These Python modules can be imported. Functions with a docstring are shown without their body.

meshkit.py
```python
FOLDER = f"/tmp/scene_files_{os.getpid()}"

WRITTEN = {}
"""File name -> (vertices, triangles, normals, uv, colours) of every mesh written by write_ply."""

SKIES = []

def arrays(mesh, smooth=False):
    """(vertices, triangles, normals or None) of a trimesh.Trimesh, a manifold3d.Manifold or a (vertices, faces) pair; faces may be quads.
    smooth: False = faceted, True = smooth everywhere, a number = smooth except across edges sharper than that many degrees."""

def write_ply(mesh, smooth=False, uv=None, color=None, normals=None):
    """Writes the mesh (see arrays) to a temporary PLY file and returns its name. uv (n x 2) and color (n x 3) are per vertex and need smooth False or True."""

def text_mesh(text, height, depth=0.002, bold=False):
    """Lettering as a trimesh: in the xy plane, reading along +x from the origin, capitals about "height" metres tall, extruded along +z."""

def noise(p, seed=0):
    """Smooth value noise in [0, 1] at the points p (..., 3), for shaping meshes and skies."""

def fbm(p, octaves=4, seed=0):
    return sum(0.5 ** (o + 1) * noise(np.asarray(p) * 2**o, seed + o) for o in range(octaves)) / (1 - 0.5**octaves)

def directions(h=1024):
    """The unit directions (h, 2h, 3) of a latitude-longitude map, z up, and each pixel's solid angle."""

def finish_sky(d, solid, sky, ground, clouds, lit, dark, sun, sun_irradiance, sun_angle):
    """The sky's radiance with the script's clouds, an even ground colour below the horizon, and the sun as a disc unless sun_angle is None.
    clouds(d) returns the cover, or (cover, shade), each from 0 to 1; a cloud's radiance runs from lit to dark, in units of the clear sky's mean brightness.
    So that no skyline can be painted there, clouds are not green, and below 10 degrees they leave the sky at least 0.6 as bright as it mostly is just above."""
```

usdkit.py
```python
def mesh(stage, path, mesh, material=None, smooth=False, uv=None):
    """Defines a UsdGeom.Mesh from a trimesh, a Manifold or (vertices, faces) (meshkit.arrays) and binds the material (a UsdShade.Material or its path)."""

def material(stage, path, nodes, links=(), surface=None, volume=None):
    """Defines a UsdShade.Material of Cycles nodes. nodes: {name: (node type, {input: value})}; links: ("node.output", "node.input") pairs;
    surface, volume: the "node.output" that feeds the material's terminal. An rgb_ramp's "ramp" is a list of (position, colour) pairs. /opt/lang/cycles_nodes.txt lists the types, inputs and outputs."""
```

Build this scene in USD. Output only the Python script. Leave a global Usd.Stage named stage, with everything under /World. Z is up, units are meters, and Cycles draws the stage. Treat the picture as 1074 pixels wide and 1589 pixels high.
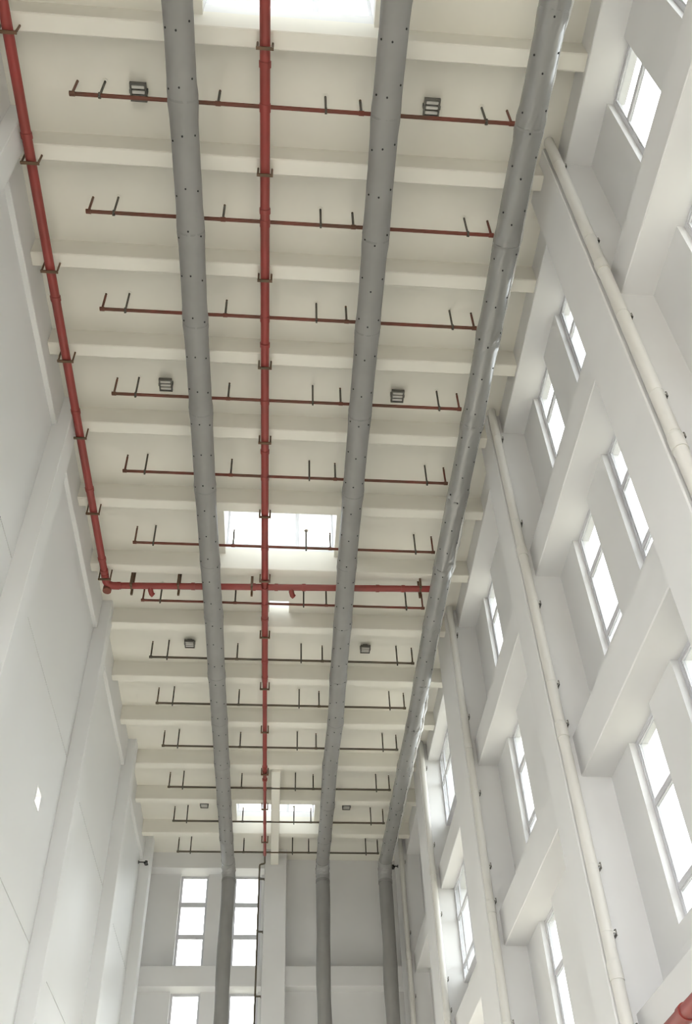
import math, random
import numpy as np, trimesh, manifold3d as m3, usdkit, meshkit
from pxr import Usd, UsdGeom, UsdLux, UsdShade, Gf, Sdf

stage = Usd.Stage.CreateInMemory()
UsdGeom.SetStageUpAxis(stage, 'Z'); UsdGeom.SetStageMetersPerUnit(stage, 1.0)
UsdGeom.Xform.Define(stage, '/World'); UsdGeom.Scope.Define(stage, '/World/Looks')
rnd = random.Random(7)

# ------------------------------------------------------------------ camera, sky, exposure
W_PX, F_PX, EYE = 1074.0, 1442.236, 1.6
PITCH, YAW, ROLL = math.radians(39.321), math.radians(5.498), math.radians(-2.279)
f_ = np.array([math.sin(YAW)*math.cos(PITCH), math.cos(YAW)*math.cos(PITCH), math.sin(PITCH)])
r0 = np.array([math.cos(YAW), -math.sin(YAW), 0]); u0 = np.cross(r0, f_)
r_ = math.cos(ROLL)*r0 + math.sin(ROLL)*u0; u_ = -math.sin(ROLL)*r0 + math.cos(ROLL)*u0
cam = UsdGeom.Camera.Define(stage, '/World/camera')
M = Gf.Matrix4d(*[float(x) for x in (*r_, 0, *u_, 0, *(-f_), 0, 0, 0, EYE, 1)])
cam.AddTransformOp().Set(M)
cam.CreateHorizontalApertureAttr(36.0); cam.CreateFocalLengthAttr(F_PX*36/W_PX)
cam.CreateHorizontalApertureOffsetAttr(-5.9*36/W_PX); cam.CreateVerticalApertureOffsetAttr(300.15*36/W_PX)
cam.CreateClippingRangeAttr(Gf.Vec2f(0.05, 500))
cam.CreateExposureAttr(1.42)

sky = UsdLux.DomeLight.Define(stage, '/World/sky')
sky.CreateIntensityAttr(1.0); sky.CreateColorAttr(Gf.Vec3f(0.97, 0.985, 1.0))

# ------------------------------------------------------------------ materials
def mat(name, nodes, links=(), surface='p.BSDF'):
    return usdkit.material(stage, '/World/Looks/'+name, nodes, links, surface=surface)

def painted(name, a, b, scale=0.6, rough=0.6, bump=0.0, bscale=30, spec=0.3):
    n = {'g': ('geometry', {}), 'n': ('noise_texture', {'scale': scale, 'detail': 4.0}),
         'r': ('rgb_ramp', {'ramp': [(0.35, a), (0.65, b)]}),
         'p': ('principled_bsdf', {'roughness': rough, 'specular_ior_level': spec})}
    l = [('g.position', 'n.vector'), ('n.fac', 'r.fac'), ('r.color', 'p.base_color')]
    if bump:
        n['n2'] = ('noise_texture', {'scale': bscale, 'detail': 3.0}); n['b'] = ('bump', {'strength': bump, 'distance': 0.01})
        l += [('g.position', 'n2.vector'), ('n2.fac', 'b.height'), ('b.normal', 'p.normal')]
    return mat(name, n, l)

WHITE = painted('white_wall_paint', (0.74, 0.735, 0.735), (0.77, 0.765, 0.765), 0.5, 0.55, 0.08)
CEIL = painted('ceiling_paint', (0.79, 0.765, 0.695), (0.82, 0.795, 0.725), 0.7, 0.7, 0.08)
PANEL = painted('white_panel', (0.785, 0.79, 0.795), (0.81, 0.815, 0.82), 0.3, 0.4, 0.0)
FLOOR = painted('floor_epoxy', (0.74, 0.70, 0.59), (0.78, 0.74, 0.63), 0.8, 0.35)
GROUND = painted('outside_ground', (0.31, 0.285, 0.23), (0.35, 0.325, 0.26), 0.2, 0.9)
RED = painted('red_pipe_paint', (0.31, 0.046, 0.040), (0.25, 0.046, 0.037), 1.2, 0.4, 0, 30, 0.5)
DULLRED = painted('dull_red_pipe_paint', (0.20, 0.055, 0.038), (0.13, 0.062, 0.04), 1.1, 0.5)
OLIVE = painted('weathered_pipe_steel', (0.12, 0.09, 0.06), (0.09, 0.08, 0.06), 1.1, 0.5)
BROWN = painted('hanger_steel', (0.16, 0.085, 0.05), (0.11, 0.08, 0.05), 3.0, 0.5)
DARK = painted('dark_steel', (0.08, 0.075, 0.06), (0.10, 0.09, 0.075), 3.0, 0.5)
FABRIC = painted('grey_duct_fabric', (0.25, 0.243, 0.235), (0.275, 0.268, 0.26), 1.5, 0.5, 0.25, 9, 0.45)
SHINY = painted('shiny_duct_fabric', (0.235, 0.23, 0.225), (0.26, 0.255, 0.25), 1.5, 0.22, 0.45, 7, 1.0)
FOLD_GLINT = painted('painted_fold_glint', (0.52, 0.515, 0.51), (0.60, 0.595, 0.59), 2.0, 0.25, 0.5, 12, 0.9)  # paler than the duct cloth to paint in the edge highlight
CRUMPLE = painted('crumpled_duct_fabric', (0.30, 0.295, 0.29), (0.34, 0.335, 0.33), 2.0, 0.32, 0.5, 7, 0.6)
SEAM = painted('duct_seam_fabric', (0.22, 0.215, 0.21), (0.24, 0.235, 0.23), 2.0, 0.5, 0.2, 15, 0.45)
HOLE = painted('duct_outlet_black', (0.02, 0.02, 0.02), (0.03, 0.03, 0.03), 3, 0.8)
ALU = painted('white_aluminium', (0.62, 0.62, 0.65), (0.66, 0.66, 0.69), 2.0, 0.35)
PVC = painted('white_pvc', (0.68, 0.665, 0.63), (0.71, 0.695, 0.66), 1.0, 0.4)
LAMPGREY = painted('lamp_grey', (0.10, 0.095, 0.085), (0.13, 0.125, 0.11), 3, 0.45)
LAMPLENS = painted('lamp_lens', (0.54, 0.53, 0.5), (0.58, 0.57, 0.54), 3, 0.25)
ROOFM = painted('roof_sheet', (0.6, 0.6, 0.6), (0.65, 0.65, 0.65), 1, 0.6)
CLIP = painted('clip_steel', (0.22, 0.21, 0.19), (0.28, 0.27, 0.24), 3.0, 0.5)
BLACK = painted('camera_black', (0.035, 0.035, 0.035), (0.05, 0.05, 0.05), 3, 0.4)
GLASS = mat('window_glass', {'w': ('layer_weight', {'blend': 0.5}), 'q': ('math', {'math_type': 'power', 'value2': 4.0}),
            'f': ('math', {'math_type': 'multiply_add', 'value2': 0.5, 'value3': 0.02}), 't': ('transparent_bsdf', {'color': (0.74, 0.76, 0.755)}),
            'g': ('glossy_bsdf', {'color': (0.8, 0.8, 0.8), 'roughness': 0.0}), 'm': ('mix_closure', {})},
            [('w.facing', 'q.value1'), ('q.value', 'f.value1'), ('f.value', 'm.fac'), ('t.BSDF', 'm.closure1'), ('g.BSDF', 'm.closure2')], 'm.closure')

CLEAR = mat('clear_glass', {'t': ('transparent_bsdf', {'color': (0.95, 0.96, 0.96)}), 'g': ('glossy_bsdf', {'color': (0.8, 0.8, 0.8), 'roughness': 0.0}),
            'm': ('mix_closure', {'fac': 0.06})}, [('t.BSDF', 'm.closure1'), ('g.BSDF', 'm.closure2')], 'm.closure')

# ------------------------------------------------------------------ helpers
used = {}
def free(parent, name):
    k = (parent, name); n = used.get(k, 0); used[k] = n+1
    return f'{parent}/{name}' + (f'_{n:03d}' if n else '')
def tag(prim, label=None, cat=None, group=None, kind=None):
    for k, v in (('label', label), ('category', cat), ('group', group), ('kind', kind)):
        if v: prim.SetCustomDataByKey(k, v)
    return prim
def thing(name, label, cat, loc=(0, 0, 0), group=None, kind=None):
    x = UsdGeom.Xform.Define(stage, free('/World', name)); x.AddTranslateOp().Set(Gf.Vec3d(*map(float, loc)))
    p = tag(x.GetPrim(), label, cat, group, kind); p_loc[str(p.GetPath())] = np.array(loc, float)
    return p
p_loc = {}
def part(parent, name, mesh, material, smooth=35, label=None, kind=None, world=True):
    """mesh in world coordinates; stored relative to the thing's own base."""
    path = str(parent.GetPath()); top = '/'.join(path.split('/')[:3])
    v, f, _ = meshkit.arrays(mesh)
    if world: v = v - p_loc[top]
    p = usdkit.mesh(stage, free(path, name), trimesh.Trimesh(v, f, process=True), material, smooth=smooth).GetPrim()
    return tag(p, label, None, None, kind)
def box(x0, x1, y0, y1, z0, z1):
    return trimesh.creation.box(bounds=[[min(x0,x1), min(y0,y1), min(z0,z1)], [max(x0,x1), max(y0,y1), max(z0,z1)]])
def cbox(x0, x1, y0, y1, z0, z1, c=0.02):
    lo = np.minimum([x0,y0,z0], [x1,y1,z1]); hi = np.maximum([x0,y0,z0], [x1,y1,z1]); c = min(c, *(0.45*(hi-lo)))
    P = []
    for i in range(3):
        for s in np.ndindex(2, 2, 2):
            q = np.where(np.array(s) == 1, hi-c, lo+c); q[i] = hi[i] if s[i] else lo[i]; P.append(q)
    return trimesh.convex.convex_hull(np.array(P))
def cat(*ms): return trimesh.util.concatenate([m for m in ms])
def cyl(a, b, r, n=16, r2=None):
    a, b = np.array(a, float), np.array(b, float); d = b-a; L = np.linalg.norm(d); d /= L
    h = np.array([1.0, 0, 0]) if abs(d[0]) < 0.9 else np.array([0, 1.0, 0])
    e1 = np.cross(d, h); e1 /= np.linalg.norm(e1); e2 = np.cross(d, e1); r2 = r if r2 is None else r2
    t = np.arange(n)*2*math.pi/n; ring = np.cos(t)[:, None]*e1 + np.sin(t)[:, None]*e2
    v = np.vstack([a+r*ring, b+r2*ring, [a], [b]]); F = []
    for i in range(n):
        j = (i+1) % n
        F += [[i, n+i, j], [j, n+i, n+j], [2*n, i, j], [2*n+1, n+j, n+i]]
    m = trimesh.Trimesh(v, np.array(F), process=False)
    if m.volume < 0: m.invert()
    return m
def tube(path, radius, n=24, caps=True):
    """Swept tube along a polyline; radius(k, angle array) or a number."""
    P = np.array(path, float); K = len(P); T = np.gradient(P, axis=0); T /= np.linalg.norm(T, axis=1)[:, None]
    e = np.array([1.0, 0, 0]) if abs(T[0][0]) < 0.9 else np.array([0, 1.0, 0]); V = []
    t = np.arange(n)*2*math.pi/n
    for k in range(K):
        e = e - T[k]*(e@T[k]); e /= np.linalg.norm(e); b = np.cross(T[k], e)
        R = radius(k, t) if callable(radius) else np.full(n, radius)
        V.append(P[k] + R[:, None]*(np.cos(t)[:, None]*e + np.sin(t)[:, None]*b))
    V = np.vstack(V); F = []
    for k in range(K-1):
        i = np.arange(n); j = (i+1) % n; a, b2 = k*n, (k+1)*n
        F += [np.c_[a+i, a+j, b2+j], np.c_[a+i, b2+j, b2+i]]
    if caps:
        V = np.vstack([V, P[:1], P[-1:]]); i = np.arange(n); j = (i+1) % n
        F += [np.c_[np.full(n, K*n), j, i], np.c_[np.full(n, K*n+1), (K-1)*n+i, (K-1)*n+j]]
    return trimesh.Trimesh(V, np.vstack(F), process=False)
def mbox(x0, x1, y0, y1, z0, z1):
    return m3.Manifold.cube((x1-x0, y1-y0, z1-z0)).translate((x0, y0, z0))
def cut(b, holes):
    for h in holes: b = b - h
    return b
Z = lambda rel: rel + EYE                       # heights were measured from the eye

# ------------------------------------------------------------------ main dimensions (metres; y runs down the hall)
Y_FRONT, Y_BACK = -7.0, 36.0
X_LEFT, X_RIGHT = -5.62, 5.98
Z_CEIL = Z(20.75)
BEAM_Y = [-5.1, -3.0, -0.9, 1.2, 3.3, 5.45, 7.58, 9.7, 11.76, 13.81, 16.15, 18.5, 20.85, 23.3, 25.62, 28.16, 30.5, 32.95]
BRANCH_Y = [6.49, 8.6, 10.67, 12.77, 15.0, 17.39, 19.61, 22.1, 24.39, 26.77, 29.35, 31.72, 34.09]
Z_BR = Z(20.0)
SKY_X0, SKY_X1 = -1.70, 1.47
SKYLIGHTS = [(3.45, 5.30), (16.30, 18.35), (30.65, 32.80)]
HATCH = (-0.42, 0.19, 20.22, 20.70)
HEADS = [Z(20.0), Z(14.75), Z(9.48), Z(4.22)]     # window heads = beam soffits
SILLS = [Z(17.2), Z(11.5), Z(6.1), 1.0]
TRANSOMS = [[Z(18.92)], [Z(13.62), Z(12.0)], [Z(8.2), Z(6.67)], [Z(2.9), Z(1.3)]]
COL_R = [(0.55, 1.4), (7.15, 8.2), (13.4, 14.25), (20.4, 22.1), (27.4, 28.8), (34.15, 35.45)]
COL_L = [(0.55, 1.0), (7.0, 7.5), (13.4, 14.0), (20.4, 20.85), (27.4, 27.85), (34.0, 34.6)]

# ------------------------------------------------------------------ structure: ceiling
ceiling = thing('ceiling', 'pale beige concrete ceiling crossed by evenly spaced transverse beams', 'ceiling', kind='structure')
slab = mbox(X_LEFT-0.3, X_RIGHT+0.4, Y_FRONT-0.3, Y_BACK+0.5, Z_CEIL, Z_CEIL+0.2)
slab = cut(slab, [mbox(SKY_X0, SKY_X1, a, b, Z_CEIL-1, Z_CEIL+1) for a, b in SKYLIGHTS] + [mbox(HATCH[0], HATCH[1], HATCH[2], HATCH[3], Z_CEIL-1, Z_CEIL+1)])
part(ceiling, 'ceiling_slab', slab, CEIL, smooth=False)
for y in BEAM_Y:
    part(ceiling, 'ceiling_beam', cbox(X_LEFT+0.1, 5.5, y-0.15, y+0.15, Z(20.12), Z_CEIL+0.02), CEIL, smooth=False)
part(ceiling, 'longitudinal_beam', cbox(-0.29, 0.05, 28.31, 35.2, Z(20.0), Z_CEIL+0.02), CEIL, smooth=False)

# ------------------------------------------------------------------ structure: right wall
wall_r = thing('wall_right', 'right wall with rows of narrow windows, thick columns and floor beams', 'wall', kind='structure')
# windows: (row, y0, y1, wall)
WIN_R = []
for row in range(4):  # lowest row is unseen, added to light the floor
    WIN_R += [(row, 2.55, 3.98), (row, 4.97, 6.04), (row, 9.58, 10.25), (row, 11.30, 12.38)]
    if row < 3: WIN_R += [(row, 18.0, 19.1)]
ADDED_LOW_R = [(14.8, 19.9), (22.6, 27.1), (29.2, 33.8)]  # added out of view to throw more daylight on the floor
BIG_R = [(row, 22.6, 27.40) for row in range(3)]
holes = [mbox(X_RIGHT-0.5, X_RIGHT+0.9, a, b, SILLS[r], HEADS[r]) for r, a, b in WIN_R + BIG_R] + [mbox(X_RIGHT-0.5, X_RIGHT+0.9, a, b, 0.6, HEADS[3]) for a, b in ADDED_LOW_R]
part(wall_r, 'wall_surface', cut(mbox(X_RIGHT, X_RIGHT+0.35, Y_FRONT, Y_BACK+0.4, 0, Z_CEIL), holes), WHITE, smooth=False)
for a, b in COL_R:
    part(wall_r, 'column', cbox(5.1, X_RIGHT+0.02, a, b, 0, Z_CEIL+0.02), WHITE, smooth=False)
ends = [Y_FRONT] + [v for c in COL_R for v in c] + [Y_BACK]
bays = [(ends[i], ends[i+1]) for i in range(0, len(ends), 2)]
for z0, z1 in [(HEADS[0], Z_CEIL+0.02), (HEADS[1], Z(15.6)), (HEADS[2], Z(10.4)), (HEADS[3], Z(5.15))]:
    for a, b in bays:
        if b-a > 0.5:
            part(wall_r, 'floor_beam', cbox(5.43, X_RIGHT+0.02, a-0.02, b+0.02, z0, z1), WHITE, smooth=False)

# ------------------------------------------------------------------ structure: left wall
wall_l = thing('wall_left', 'left wall of smooth white panels between slim columns', 'wall', kind='structure')
HOLE_L = (18.40, 18.86, Z(12.08), Z(12.54))
ADDED_GATES_L = [(20.85, 27.4), (27.85, 34.0)]           # made-up openings at floor level, below the frame, added for daylight
holeb = mbox(X_LEFT-1, X_LEFT+0.5, *HOLE_L)
part(wall_l, 'wall_core', cut(mbox(X_LEFT-0.35, X_LEFT-0.05, Y_FRONT, Y_BACK+0.4, 0, Z_CEIL), [holeb] + [mbox(X_LEFT-1, X_LEFT+0.5, a, b, -0.01, 5.78) for a, b in ADDED_GATES_L]), WHITE, smooth=False)
endl = [Y_FRONT] + [v for c in COL_L for v in c] + [Y_BACK]
levels = [0.0, Z(4.2), Z(9.49), Z(14.77), Z(19.6)]
for i in range(0, len(endl), 2):
    a, b = endl[i], endl[i+1]
    for z0, z1 in zip(levels[:-1], levels[1:]):
        if (a, b) in ADDED_GATES_L and z0 == 0: continue
        m = mbox(X_LEFT-0.06, X_LEFT, a+0.004, b-0.004, z0+0.018, z1-0.018)
        if a < HOLE_L[0] < b and z0 < HOLE_L[2] < z1: m = m - holeb
        part(wall_l, 'wall_panel', m, PANEL, smooth=False)
    part(wall_l, 'ring_beam', cbox(X_LEFT-0.05, -5.5, a-0.01, b+0.01, Z(19.57), Z_CEIL+0.02), WHITE, smooth=False)
for a, b in COL_L:
    part(wall_l, 'column', cbox(X_LEFT-0.04, -5.2, a, b, 0, Z_CEIL+0.02), PANEL, smooth=False)

# ------------------------------------------------------------------ structure: back wall
wall_b = thing('wall_back', 'back wall with central column, cross beams and tall windows on the left', 'wall', kind='structure')
WIN_B = [(r, a, b) for r in range(3) for a, b in ((-4.12, -2.93), (-1.84, -0.66))]
SILL_B = [Z(15.85), Z(10.5), Z(5.2)]; TR_B = [[Z(18.66), Z(17.2)], [Z(13.4), Z(11.9)], [Z(8.1), Z(6.6)]]
holes = [mbox(a, b, Y_BACK-0.5, Y_BACK+0.9, SILL_B[r], HEADS[r]) for r, a, b in WIN_B] + [mbox(0.8, 4.9, Y_BACK-0.5, Y_BACK+0.9, -0.01, 5.5)]  # last opening is added, unseen, to brighten the far end
part(wall_b, 'wall_surface', cut(mbox(X_LEFT-0.3, X_RIGHT+0.35, Y_BACK, Y_BACK+0.35, 0, Z_CEIL), holes), WHITE, smooth=False)
part(wall_b, 'column', cbox(-0.53, 0.40, 35.12, Y_BACK+0.02, 0, Z_CEIL+0.02), WHITE, smooth=False)
part(wall_b, 'ring_beam', cbox(X_LEFT, -0.53, 35.45, Y_BACK+0.02, Z(20.0), Z_CEIL+0.02), WHITE, smooth=False)
for z0, z1 in ((HEADS[1], Z(15.6)), (HEADS[2], Z(10.4)), (HEADS[3], Z(5.15))):
    part(wall_b, 'cross_beam', cbox(X_LEFT, -0.52, 35.45, Y_BACK+0.02, z0, z1), WHITE, smooth=False)
    part(wall_b, 'cross_beam', cbox(0.38, 5.2, 35.45, Y_BACK+0.02, z0, z1), WHITE, smooth=False)

# ------------------------------------------------------------------ structure: floor, front wall with an added daylight opening behind the viewer, ground outside
floor = thing('floor', 'pale warm grey factory floor of the tall hall', 'floor', kind='structure')
part(floor, 'floor_slab', box(X_LEFT-0.35, X_RIGHT+0.35, Y_FRONT-0.35, Y_BACK+0.35, -0.3, 0), FLOOR, smooth=False)
wall_f = thing('wall_front', 'front wall behind the viewer with a tall opening added for daylight', 'wall', kind='structure')
part(wall_f, 'wall_surface', cut(mbox(X_LEFT-0.35, X_RIGHT+0.35, Y_FRONT-0.35, Y_FRONT, 0, Z_CEIL), [mbox(-5.0, 5.2, Y_FRONT-1, Y_FRONT+1, -0.01, 13.0)]), WHITE, smooth=False)
gr = thing('ground', 'dusty pale concrete yard outside the hall', 'ground', kind='structure')
part(gr, 'ground_slab', box(-150, 150, -150, 150, -0.9, -0.31), GROUND, smooth=False)

# ------------------------------------------------------------------ windows
ROWN = ['top row', 'second row from the top', 'third row from the top', 'lowest row, unseen, added for daylight']
wn = [0]
def window(label, axis, plane, a, b, z0, z1, transoms, mullions=(), glass=GLASS, deep=0.0, th=0.045):
    """axis 'x': in the right wall, frame outside plane; 'y': in the back wall."""
    wn[0] += 1
    w = thing(f'window_{wn[0]}', label, 'window', loc=((plane, (a+b)/2, z0) if axis == 'x' else ((a+b)/2, plane, z0)), kind='structure')
    T = 0.07; d0, d1 = plane, plane+0.07
    def bx(u0, u1, v0, v1, e0=0.0, e1=0.0):
        return box(d0+e0, d1+e1, u0, u1, v0, v1) if axis == 'x' else box(u0, u1, d0+e0, d1+e1, v0, v1)
    part(w, 'window_frame', cat(bx(a, a+T, z0, z1, 0, deep), bx(b-T, b, z0, z1, 0, deep), bx(a+T, b-T, z0, z0+T, 0, deep), bx(a+T, b-T, z1-T, z1, 0, deep)), ALU, smooth=False)
    us = [a+T] + list(mullions) + [b-T]; vs = [z0+T] + sorted(transoms) + [z1-T]
    for t in transoms: part(w, 'transom', bx(a+T, b-T, t-th, t+th, 0.004, 0.004), ALU, smooth=False)
    for m in mullions: part(w, 'mullion', bx(m-0.04, m+0.04, z0+T, z1-T, 0.008, 0.008), ALU, smooth=False)
    for u0, u1 in zip(us[:-1], us[1:]):
        for v0, v1 in zip(vs[:-1], vs[1:]):
            q0 = u0+(0.04 if u0 in mullions else 0); q1 = u1-(0.04 if u1 in mullions else 0)
            s0 = v0+(th if v0 in transoms else 0); s1 = v1-(th if v1 in transoms else 0)
            # sash rim round each pane
            S = 0.025
            part(w, 'pane', bx(q0, q1, s0, s1, 0.03, -0.034), glass, smooth=False)
            part(w, 'sash', cat(bx(q0, q0+S, s0, s1, 0.012, -0.012), bx(q1-S, q1, s0, s1, 0.012, -0.012), bx(q0+S, q1-S, s0, s0+S, 0.012, -0.012), bx(q0+S, q1-S, s1-S, s1, 0.012, -0.012)), ALU, smooth=False)
    return w
PLACE_R = {2.55: 'white framed window nearest the viewer on the right wall', 4.97: 'white framed window in the bay nearest the viewer on the right wall, next to its column',
           9.58: 'narrow white framed window on the right wall between the first two drainpipes, nearer one of its pair',
           11.30: 'wider white framed window on the right wall between the first two drainpipes, farther one of its pair',
           18.0: 'single white framed window on the right wall between the second and third drainpipes'}
for r, a, b in WIN_R:
    window(f'{PLACE_R[a]}, {ROWN[r]}'.replace(' on the right wall', '' if a in (9.58, 11.30, 18.0) else ' on the right wall'), 'x', X_RIGHT+0.12, a, b, SILLS[r], HEADS[r], TRANSOMS[r])
for r, a, b in BIG_R:
    window(f'wide many-paned window far down the right wall beyond the third drainpipe, {ROWN[r]}', 'x', 5.86, a, b, SILLS[r], HEADS[r], TRANSOMS[r], (24.1, 25.5, 26.7), deep=0.08)
for a, b in ADDED_LOW_R:
    window(f'added unseen window for extra daylight at floor level on the right wall, below the frame, bay starting {a:.0f} m down the hall', 'x', X_RIGHT+0.12, a, b, 0.6, HEADS[3], [Z(2.6)], (a+(b-a)/3, b-(b-a)/3), CLEAR)
for r, a, b in WIN_B:
    side = 'left of' if a < -3 else 'right of'
    window(f'three-pane back wall window {side} the left duct drop, {ROWN[r]}', 'y', Y_BACK+0.2, a, b, SILL_B[r], HEADS[r], TR_B[r], th=0.075)

# ------------------------------------------------------------------ roof monitors over the skylight openings
SKYL = ['near', 'middle', 'far']
for (a, b), lab in zip(SKYLIGHTS, ['nearest roof skylight at the top edge of the photo, white with square panes',
                                   'middle roof skylight with three bright panes between the left and centre ducts',
                                   'farthest roof skylight near the back wall, split by a ceiling beam']):
    s = thing('skylight', lab, 'skylight', loc=((SKY_X0+SKY_X1)/2, (a+b)/2, Z_CEIL), kind='structure')
    z0, z1, z2, t = Z_CEIL+0.2, Z(21.45) if a < 10 else Z(21.17), Z(22.75), 0.12
    x0, x1 = SKY_X0, SKY_X1
    part(s, 'curb', cat(box(x0-t, x0, a-t, b+t, z0, z1), box(x1, x1+t, a-t, b+t, z0, z1), box(x0, x1, a-t, a, z0, z1), box(x0, x1, b, b+t, z0, z1)), WHITE, smooth=False)
    part(s, 'roof_panel', box(x0-0.3, x1+0.3, a-0.3, b+0.3, z2+0.1, z2+0.16), ROOFM, smooth=False)
    cxs = [x0, x0+1.08, x0+2.09, x1]
    for yy in (a-0.09, b+0.02):
        fr = [box(x0-t, x1+t, yy, yy+0.07, z1, z1+0.06), box(x0-t, x1+t, yy, yy+0.07, z2, z2+0.1)]
        fr += [box(c-0.06, c+0.06, yy, yy+0.07, z1+0.06, z2) for c in cxs]
        part(s, 'window_frame', cat(*fr), ALU, smooth=False)
        for c0, c1 in zip(cxs[:-1], cxs[1:]):
            part(s, 'pane', box(c0+0.06, c1-0.06, yy+0.03, yy+0.036, z1+0.06, z2), GLASS, smooth=False)
    for xx in (x0-t, x1):
        part(s, 'side_wall', box(xx, xx+t, a-t, b+t, z1+0.002, z2+0.1), WHITE, smooth=False)
h = thing('roof_hatch', 'small bright square roof opening beside the red pipe beyond the middle skylight', 'roof opening', loc=((HATCH[0]+HATCH[1])/2, (HATCH[2]+HATCH[3])/2, Z_CEIL), kind='structure')
x0, x1, a, b = HATCH; t = 0.06
part(h, 'curb', cat(box(x0-t, x0, a-t, b+t, Z_CEIL+0.2, Z_CEIL+0.55), box(x1, x1+t, a-t, b+t, Z_CEIL+0.2, Z_CEIL+0.55), box(x0, x1, a-t, a, Z_CEIL+0.2, Z_CEIL+0.55), box(x0, x1, b, b+t, Z_CEIL+0.2, Z_CEIL+0.55)), WHITE, smooth=False)
part(h, 'pane', box(x0-t, x1+t, a-t, b+t, Z_CEIL+0.55, Z_CEIL+0.556), GLASS, smooth=False)

y0, y1, z0, z1 = HOLE_L
o = thing('wall_opening', 'small square opening in the left wall letting daylight through', 'opening', loc=(X_LEFT, (y0+y1)/2, z0), kind='structure')
part(o, 'sleeve', cat(box(X_LEFT-0.35, X_LEFT+0.01, y0, y0+0.015, z0, z1), box(X_LEFT-0.35, X_LEFT+0.01, y1-0.015, y1, z0, z1), box(X_LEFT-0.35, X_LEFT+0.01, y0+0.015, y1-0.015, z0, z0+0.015), box(X_LEFT-0.35, X_LEFT+0.01, y0+0.015, y1-0.015, z1-0.015, z1)), WHITE, smooth=False)

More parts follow.
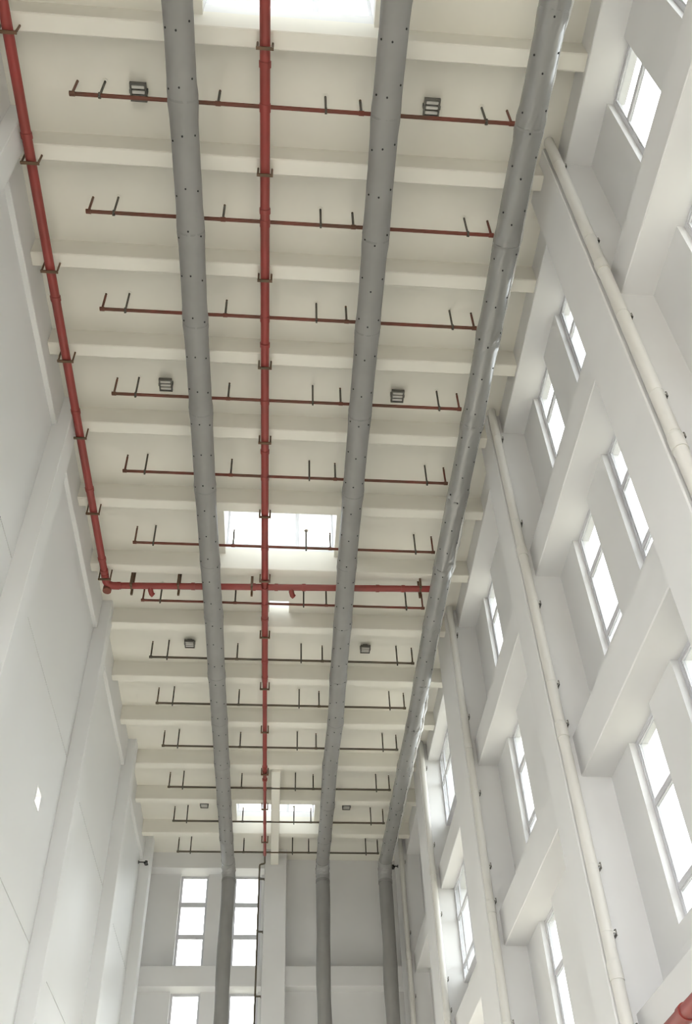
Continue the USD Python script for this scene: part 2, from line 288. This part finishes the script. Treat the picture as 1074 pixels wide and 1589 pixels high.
# ------------------------------------------------------------------ grey fabric air ducts
def duct(label, xs, y_turn, drop_dx, seed, wrinkle, cloth=FABRIC, fold=False):
    """xs: (y, x) control points of the axis; runs under the ceiling, turns down at y_turn and drops along the back wall."""
    zc, R = Z(19.1), 0.268; x_end = xs[-1][1]
    d = thing('air_duct', label, 'air duct', loc=(x_end+drop_dx, y_turn, 0))
    ys = np.arange(Y_FRONT+0.3, y_turn-0.55, 0.06); px = np.interp(ys, [p[0] for p in xs], [p[1] for p in xs])
    rs = np.random.RandomState(seed)
    joints = np.array([y+0.05*rs.randn() for y in [-4, -1.9, 0.2, 2.3, 4.4] + [b-0.25 for b in BRANCH_Y]])
    jx, jz, jr = 0.014*rs.randn(len(joints)), 0.015*rs.randn(len(joints)), 1.0+0.05*rs.rand(len(joints))
    px = px + np.interp(ys, joints, jx); pz = zc + np.interp(ys, joints, jz)
    near = np.abs(ys[:, None]-joints[None]).min(1)
    rad = R*(0.975+0.07*np.exp(-(near/0.22)**2)*np.interp(ys, joints, jr)-0.035*np.exp(-(near/0.05)**2))
    def rf(k, t):
        c = np.c_[np.cos(t)*1.6, np.full(len(t), ys[k]*3.0), np.sin(t)*1.6]
        w = meshkit.fbm(c+seed*7.3, 3)-0.5
        f = meshkit.noise(np.c_[np.cos(t)*5, np.full(len(t), ys[k]*9.0), np.sin(t)*5]+seed*3.1)-0.5
        pull = math.exp(-(near[k]/0.35)**2)
        return rad[k]*(1+0.05*w+wrinkle*(0.02+0.07*pull)*f)
    main = tube(np.c_[px, ys, pz], rf, 40)
    part(d, 'duct_sleeve', main, cloth, smooth=60)
    for y in joints[1:]:
        if Y_FRONT+0.6 < y < y_turn-0.7:
            k = int(np.argmin(np.abs(ys-y)))
            part(d, 'seam_band', tube([(px[k], y-0.02, pz[k]), (px[k], y, pz[k]), (px[k], y+0.02, pz[k])], rad[k]*1.012, 32), SEAM, smooth=60)
    if fold:                                        # added fold on the window side; its pale colour paints in the highlight
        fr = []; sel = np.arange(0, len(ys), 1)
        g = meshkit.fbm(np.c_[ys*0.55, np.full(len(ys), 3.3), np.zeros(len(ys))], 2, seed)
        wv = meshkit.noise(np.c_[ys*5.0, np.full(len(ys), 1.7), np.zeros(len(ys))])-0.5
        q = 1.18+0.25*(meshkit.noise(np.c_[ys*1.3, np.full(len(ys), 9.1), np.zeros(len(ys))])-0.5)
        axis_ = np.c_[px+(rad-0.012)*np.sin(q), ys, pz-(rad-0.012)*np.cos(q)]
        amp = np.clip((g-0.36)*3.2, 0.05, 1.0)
        part(d, 'highlight_fold', tube(axis_, lambda k, t: (0.012+0.045*amp[k])*(1+0.5*wv[k])*(1+0.25*np.cos(3*t+ys[k]*7)), 14), FOLD_GLINT, smooth=60, label='loose fold along the window side, pale colour painting its highlight')
    # elbow: crumpled, then the drop
    c = 0.55; ang = np.linspace(0, math.pi/2, 14)
    el = [(px[-1], ys[-1]-0.05, pz[-1])] + [(px[-1]+(x_end+drop_dx-px[-1])*q/(math.pi/2), y_turn-c+c*math.sin(q), zc-c+c*math.cos(q)) for q in ang] + [(x_end+drop_dx, y_turn, zc-c-0.12)]
    el = np.array(el); KE = len(el)
    def re(k, t):
        s = k/(KE-1)
        f = meshkit.noise(np.c_[np.cos(t)*4, np.full(len(t), k*1.7), np.sin(t)*4]+seed)-0.5
        return R*(1.03+0.2*f*math.sin(math.pi*s)+0.03*math.cos(k*2.6)*math.sin(math.pi*s))
    part(d, 'elbow', tube(el, re, 40), CRUMPLE, smooth=60)
    zs = np.arange(zc-c-0.1, 0.02, -0.12)
    dx = x_end+drop_dx+0.025*np.sin((zs-zs[0])*0.9+seed)*np.clip((zs[0]-zs)/4, 0, 1)
    def rd(k, t):
        w = meshkit.fbm(np.c_[np.cos(t)*1.5, np.full(len(t), zs[k]*0.8), np.sin(t)*1.5]+seed*2.7, 3)-0.5
        f = meshkit.noise(np.c_[np.cos(t)*6, np.full(len(t), zs[k]*0.7), np.sin(t)*6]+seed*5)-0.5
        return R*(1.0+0.10*w+0.05*f+0.03*math.sin(zs[k]*1.9+seed))
    part(d, 'drop_sleeve', tube(np.c_[dx, np.full(len(zs), y_turn), zs], rd, 40), FABRIC, smooth=60)
    part(d, 'collar', tube([(x_end+drop_dx, y_turn, zs[0]-0.06), (x_end+drop_dx, y_turn, zs[0]), (x_end+drop_dx, y_turn, zs[0]+0.06)], R*1.07, 32), SEAM, smooth=60)
    outs = []
    for i, q in enumerate((-0.95, -0.1, 0.85)):
        y = Y_FRONT+1+0.35*i
        while y < y_turn-1.2:
            k = int(np.argmin(np.abs(ys-y))); n = np.array([math.sin(q), 0, -math.cos(q)])
            c0 = np.array([px[k], ys[k], pz[k]])+n*rad[k]*0.95
            outs.append(cyl(c0, c0+n*rad[k]*0.085, 0.018, 8)); y += 0.78+0.14*rs.rand()
    part(d, 'outlet_holes', cat(*outs), HOLE, smooth=False, kind='stuff')
duct('long grey fabric air duct hanging left of the red main pipe', [(-7, -1.99), (36, -1.99)], 33.75, 0.04, 1, 0.6)
duct('long grey fabric air duct in the middle, just right of the red main pipe', [(-7, 1.68), (6, 1.70), (15, 1.73), (27, 1.81), (36, 1.83)], 33.75, 0.03, 2, 0.6)
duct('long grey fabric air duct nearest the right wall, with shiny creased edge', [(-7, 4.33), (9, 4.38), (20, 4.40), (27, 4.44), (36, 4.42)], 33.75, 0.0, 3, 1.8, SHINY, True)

# ------------------------------------------------------------------ red fire mains
def trapeze(p, x, y, z, half, ztop, mt=BROWN, axis='x', u=True):
    """Two rods from the concrete down to a crossbar under the pipe, with a clamp."""
    hgr = stage.GetPrimAtPath(p.GetPath())
    dx, dy = (half, 0) if axis == 'x' else (0, half)
    r = 0.02; zb = z-0.13
    bar = box(x-dx-0.02, x+dx+0.02, y-0.025, y+0.025, zb-0.02, zb+0.02) if axis == 'x' else box(x-0.03, x+0.03, y-dy-0.03, y+dy+0.03, zb-0.03, zb+0.02)
    c = part(p, 'pipe_hanger', bar, mt, smooth=False)
    for s in (-1, 1):
        part(c, 'hanger_rod', cyl((x+s*dx, y+s*dy, zb), (x+s*dx, y+s*dy, ztop), r, 8), mt)
def coupling(p, a, b, r, mt=RED):
    part(p, 'coupling', cyl(a, b, r, 20), mt)
Z_MAIN, Z_LP = Z(19.95), Z(19.85)
mp = thing('fire_main', 'straight red fire main running under the middle of the ceiling', 'pipe', loc=(-0.535, 5, Z_MAIN))
segs = [(-6.9, 23.0, 0.097), (23.0, 28.4, 0.075), (28.4, 34.25, 0.06)]
for a, b, r in segs:
    part(mp, 'pipe', cyl((-0.535, a, Z_MAIN), (-0.535, b, Z_MAIN), r, 24), RED)
for y, ra, rb in ((23.0, 0.107, 0.082), (28.4, 0.085, 0.066)):
    part(mp, 'reducer', cyl((-0.535, y-0.14, Z_MAIN), (-0.535, y+0.14, Z_MAIN), ra, 20, rb), RED)
for y in (5.78, 8.36, 11.3, 14.2, 18.66, 18.92, 20.2):
    coupling(mp, (-0.535, y-0.05, Z_MAIN), (-0.535, y+0.05, Z_MAIN), 0.113)
for y in (27.9, 28.15, 28.7):
    coupling(mp, (-0.535, y-0.05, Z_MAIN), (-0.535, y+0.05, Z_MAIN), 0.092)
for y in BRANCH_Y:
    r = 0.107 if y < 23 else 0.085 if y < 28.4 else 0.07
    coupling(mp, (-0.535, y-0.07, Z_MAIN), (-0.535, y+0.07, Z_MAIN), r)
for y in BEAM_Y[4:]:
    r = 0.14 if y < 24 else 0.12
    trapeze(mp, -0.535, y+0.05, Z_MAIN, r, Z(20.12))
lp = thing('fire_main', 'red fire main running along the left wall below the ceiling', 'pipe', loc=(-5.05, 5, Z_LP))
XL = -5.07
part(lp, 'pipe', cyl((XL, -6.9, Z_LP), (XL, 18.75, Z_LP), 0.098, 24), RED)
for y in (4.9, 7.2, 10.4, 13.2, 15.5, 17.9, 18.35): coupling(lp, (XL, y-0.05, Z_LP), (XL, y+0.05, Z_LP), 0.113)
for y in BEAM_Y[4:12]: trapeze(lp, XL, y+0.06, Z_LP, 0.16, Z(20.12))
part(lp, 'elbow', tube([(XL, 18.45, Z_LP)] + [(XL+0.2-0.2*math.cos(q), 18.72+0.2*math.sin(q), Z_LP) for q in np.linspace(0, math.pi/2, 8)] + [(XL+0.35, 18.92, Z_LP)], 0.112, 20), RED)
part(lp, 'end_flange', cyl((XL+0.02, 18.97, Z_LP-0.18), (XL+0.02, 18.97, Z_LP-0.02), 0.12, 20), DULLRED)
cp = thing('cross_main', 'red cross pipe linking the left main to the right side below the middle skylight', 'pipe', loc=(-5, 18.9, Z_LP))
A, B = np.array((XL+0.3, 18.91, Z_LP)), np.array((4.62, 18.66, Z_LP))
at = lambda x: A+(B-A)*(x-A[0])/(B[0]-A[0])
part(cp, 'pipe', cyl(A, at(-0.535-0.095), 0.094, 24), RED)
part(cp, 'pipe', cyl(at(-0.535+0.095), B, 0.094, 24), RED)
for x in (-4.72, -2.6, -0.85, -0.2, 0.6, 2.75, 3.5):
    coupling(cp, at(x)-[0.05, 0, 0], at(x)+[0.05, 0, 0], 0.11)
for x in (-4.36, -3.02, -0.91, 4.0):
    q = at(x)
    c = part(cp, 'pipe_hanger', cyl(q+[-0.025, 0, 0], q+[0.025, 0, 0], 0.118, 20), BROWN)
    part(c, 'hanger_rod', box(x-0.03, x+0.03, q[1]-0.17, q[1]-0.11, q[2]-0.12, Z_CEIL), BROWN, smooth=False)
    part(c, 'hanger_rod', box(x-0.03, x+0.03, q[1]+0.11, q[1]+0.17, q[2]-0.22, Z_CEIL), BROWN, smooth=False)
for x in (-3.82, 0.24):
    q = at(x)
    part(cp, 'outlet_elbow', tube([q+[0, 0, 0], q+[0, 0.08, -0.1], q+[0.03, 0.16, -0.16], q+[0.08, 0.2, -0.18]], 0.075, 16), RED)
bp = thing('fire_main', 'large red pipe low on the right wall at the bottom corner of the photo', 'pipe', loc=(4.96, 8, Z(4.12)))
part(bp, 'pipe', cyl((4.96, -6.9, Z(4.12)), (4.96, 12.9, Z(4.12)), 0.102, 24), RED)
for y in (2.2, 8.1, 10.72): coupling(bp, (4.96, y-0.06, Z(4.12)), (4.96, y+0.06, Z(4.12)), 0.118)
for y in (0.9, 7.6):
    c = part(bp, 'wall_bracket', box(4.9, 5.095, y-0.03, y+0.03, Z(4.12)-0.15, Z(4.12)-0.10), BROWN, smooth=False)

# ------------------------------------------------------------------ sprinkler branches
BR_LABEL = ['thin red sprinkler branch pipe crossing past the two nearest ceiling lights',
 'first thin red sprinkler branch pipe beyond the nearest pair of ceiling lights',
 'thin red sprinkler branch pipe just before the second pair of ceiling lights',
 'thin red sprinkler branch pipe passing right beside the second pair of ceiling lights',
 'thin red sprinkler branch pipe just before the middle skylight',
 'thin dull sprinkler branch pipe crossing below the panes of the middle skylight',
 'thin dull sprinkler branch pipe crossing the small bright roof opening',
 'thin olive sprinkler branch pipe passing the third pair of ceiling lights',
 'first thin olive sprinkler branch pipe beyond the third pair of ceiling lights',
 'second thin olive sprinkler branch pipe beyond the third pair of ceiling lights',
 'thin olive sprinkler branch pipe just before the farthest skylight',
 'thin olive sprinkler branch pipe crossing below the farthest skylight',
 'farthest thin sprinkler branch pipe, close to the back wall']
for i, (y, lab) in enumerate(zip(BRANCH_Y, BR_LABEL)):
    s = thing('sprinkler_branch', lab, 'sprinkler pipe', loc=(-0.535, y, Z_BR), group='sprinkler branch pipes under the ceiling')
    m = DULLRED if i < 7 else OLIVE; r = 0.036
    rm = (0.095 if y < 23 else 0.073 if y < 28.4 else 0.058)
    part(s, 'pipe', cyl((-4.13, y, Z_BR), (-0.535-rm, y, Z_BR), r, 12), m)
    part(s, 'pipe', cyl((-0.535+rm, y, Z_BR), (4.24, y, Z_BR), r, 12), m)
    for x in (-4.13, -1.42 if i != 1 else -1.40, 1.3, 4.22):
        u = part(s, 'sprinkler_riser', cyl((x, y, Z_BR-0.02), (x, y, Z(20.60)), 0.025, 10), m if abs(x) > 4 else DARK)
        part(u, 'sprinkler_head', cat(cyl((x, y, Z(20.60)), (x, y, Z(20.66)), 0.016, 8), cyl((x, y, Z(20.66)), (x, y, Z(20.668)), 0.026, 8)), BROWN)
        if abs(x) > 4: part(s, 'elbow_fitting', cyl((x-0.05, y, Z_BR), (x+0.05, y, Z_BR), 0.046, 12), m)
        else: part(s, 'tee_fitting', cyl((x-0.05, y, Z_BR), (x+0.05, y, Z_BR), 0.044, 12), m)
    for x in (-3.62, 0.62, 3.72):
        u = part(s, 'pipe_hanger', cat(cyl((x-0.02, y, Z_BR), (x+0.02, y, Z_BR), 0.056, 12), box(x-0.02, x+0.02, y-0.02, y+0.02, Z_BR-0.10, Z_BR-0.04)), DARK)
        part(u, 'hanger_rod', cyl((x, y, Z_BR), (x, y, Z_CEIL), 0.023, 8), DARK)
        part(u, 'ceiling_plate', cyl((x, y, Z_CEIL-0.012), (x, y, Z_CEIL), 0.06, 12), CEIL)
dp = thing('drain_pipe', 'thin dark pipe stepping left from the main and dropping down the back column', 'pipe', loc=(-0.6, 35.0, 0))
part(dp, 'pipe', tube([(-0.535, 34.2, Z_MAIN), (-0.535, 34.75, Z_MAIN), (-0.535, 34.85, Z_MAIN-0.02), (-0.56, 34.9, Z_MAIN-0.03), (-0.68, 34.95, Z_MAIN-0.03), (-0.74, 34.97, Z_MAIN-0.05), (-0.75, 35.0, Z_MAIN-0.12)], 0.036, 12), OLIVE)
part(dp, 'drop_pipe', cyl((-0.75, 35.0, Z_MAIN-0.1), (-0.75, 35.0, 0.0), 0.034, 12), OLIVE)
for z in (Z(19.3), Z(16.9), Z(14.2), Z(11.5), Z(8.5), Z(5.5), Z(2)):
    part(dp, 'clip', cat(box(-0.79, -0.71, 34.96, 35.04, z-0.02, z+0.02), box(-0.75, -0.53, 35.04, 35.16, z-0.015, z+0.015), box(-0.55, -0.53, 35.13, 35.2, z-0.04, z+0.04)), OLIVE, smooth=False)

# ------------------------------------------------------------------ white drainpipes on the right columns
DP = ['white drainpipe on the right wall column nearest the viewer', 'white drainpipe on the second right wall column', 'white drainpipe on the third right wall column',
      'white drainpipe on the fourth right wall column, beside the wide windows', 'white drainpipe in the far right corner by the back wall']
for (a, b), lab in zip(COL_R[1:], DP):
    y = a-0.135; x = 5.2
    d = thing('drainpipe', lab, 'drainpipe', loc=(x, y, 0))
    part(d, 'pipe', cyl((x, y, 0), (x, y, Z_CEIL-0.02), 0.1, 24), PVC)
    for z in (Z(10.25), Z(15.2), Z(5.6)):
        part(d, 'socket', cat(cyl((x, y, z), (x, y, z+0.28), 0.113, 24), cyl((x, y, z+0.28), (x, y, z+0.33), 0.113, 24, 0.1)), PVC)
    for z in (Z(19.6), Z(16.4), Z(13.8), Z(11.6), Z(10.62), Z(7.6), Z(6.4), Z(4.9)):
        c = part(d, 'pipe_clip', cat(cyl((x, y, z-0.015), (x, y, z+0.015), 0.104, 20), box(x+0.095, x+0.15, y-0.01, y+0.012, z-0.015, z+0.015)), PVC)
        part(c, 'clip_bracket', cat(box(x+0.14, x+0.16, y-0.01, y+0.135, z-0.06, z-0.03), box(x+0.14, x+0.16, y+0.0, y+0.135, z+0.03, z+0.05), box(x+0.14, x+0.16, y-0.012, y+0.01, z-0.06, z+0.05)), CLIP)

# ------------------------------------------------------------------ square ceiling lights
LP = [(-2.98, 6.58, 'left', 'nearest'), (2.71, 6.50, 'right', 'nearest'), (-2.97, 12.85, 'left', 'second'), (2.74, 12.87, 'right', 'second'),
      (-2.96, 22.1, 'left', 'third'), (2.71, 22.14, 'right', 'third'), (-2.96, 31.5, 'left', 'farthest'), (2.73, 31.5, 'right', 'farthest')]
for x, y, side, nth in LP:
    l = thing('ceiling_light', f'square grey ceiling light, unlit, {side} one of the {nth} pair', 'ceiling light', loc=(x, y, Z_CEIL))
    zt, zb, h = Z_CEIL, Z(20.56), 0.158
    part(l, 'mounting_plate', box(x-0.08, x+0.08, y-0.08, y+0.08, zt-0.03, zt), LAMPGREY, smooth=False)
    part(l, 'bracket', cat(box(x-h-0.015, x-h+0.005, y-0.03, y+0.03, zb+0.02, zt-0.02), box(x+h-0.005, x+h+0.015, y-0.03, y+0.03, zb+0.02, zt-0.02), box(x-h, x+h, y-0.03, y+0.03, zt-0.04, zt-0.02)), LAMPGREY, smooth=False)
    part(l, 'housing', cat(box(x-h, x+h, y-h, y+h, zb+0.05, zb+0.09), box(x-h, x-h+0.03, y-h, y+h, zb, zb+0.05), box(x+h-0.03, x+h, y-h, y+h, zb, zb+0.05), box(x-h+0.03, x+h-0.03, y-h, y-h+0.03, zb, zb+0.05), box(x-h+0.03, x+h-0.03, y+h-0.03, y+h, zb, zb+0.05)), LAMPGREY, smooth=False)
    for k in range(3):
        yc = y-0.088+0.088*k
        part(l, 'lamp_module', cbox(x-h+0.035, x+h-0.035, yc-0.028, yc+0.028, zb+0.005, zb+0.055, 0.01), LAMPLENS, smooth=False)

# ------------------------------------------------------------------ small security cameras in the far corners
for x, y, s, z, xb, lab in ((-5.42, 33.6, 1, Z(19.2), X_LEFT, 'small dark security camera on a bracket high on the left wall by the back corner'), (5.0, 34.5, -1, Z(19.62), 5.1, 'small dark security camera on a bracket high in the right back corner')):
    d = thing('security_camera', lab, 'camera', loc=(x, y, z))
    part(d, 'bracket', cat(cyl((xb+s*0.005, y, z), (x+s*0.12, y, z), 0.025, 10), cyl((xb+s*0.005, y, z), (xb+s*0.025, y, z), 0.07, 14)), BLACK)
    xc = x+s*0.12
    part(d, 'body', cat(cyl((xc, y, z-0.12), (xc, y, z+0.05), 0.06, 14), cyl((xc-s*0.03, y-0.14, z-0.10), (xc+s*0.03, y+0.10, z-0.04), 0.05, 14)), BLACK)
    part(d, 'lens', cyl((xc-s*0.034, y-0.155, z-0.104), (xc-s*0.03, y-0.14, z-0.10), 0.038, 14), HOLE)
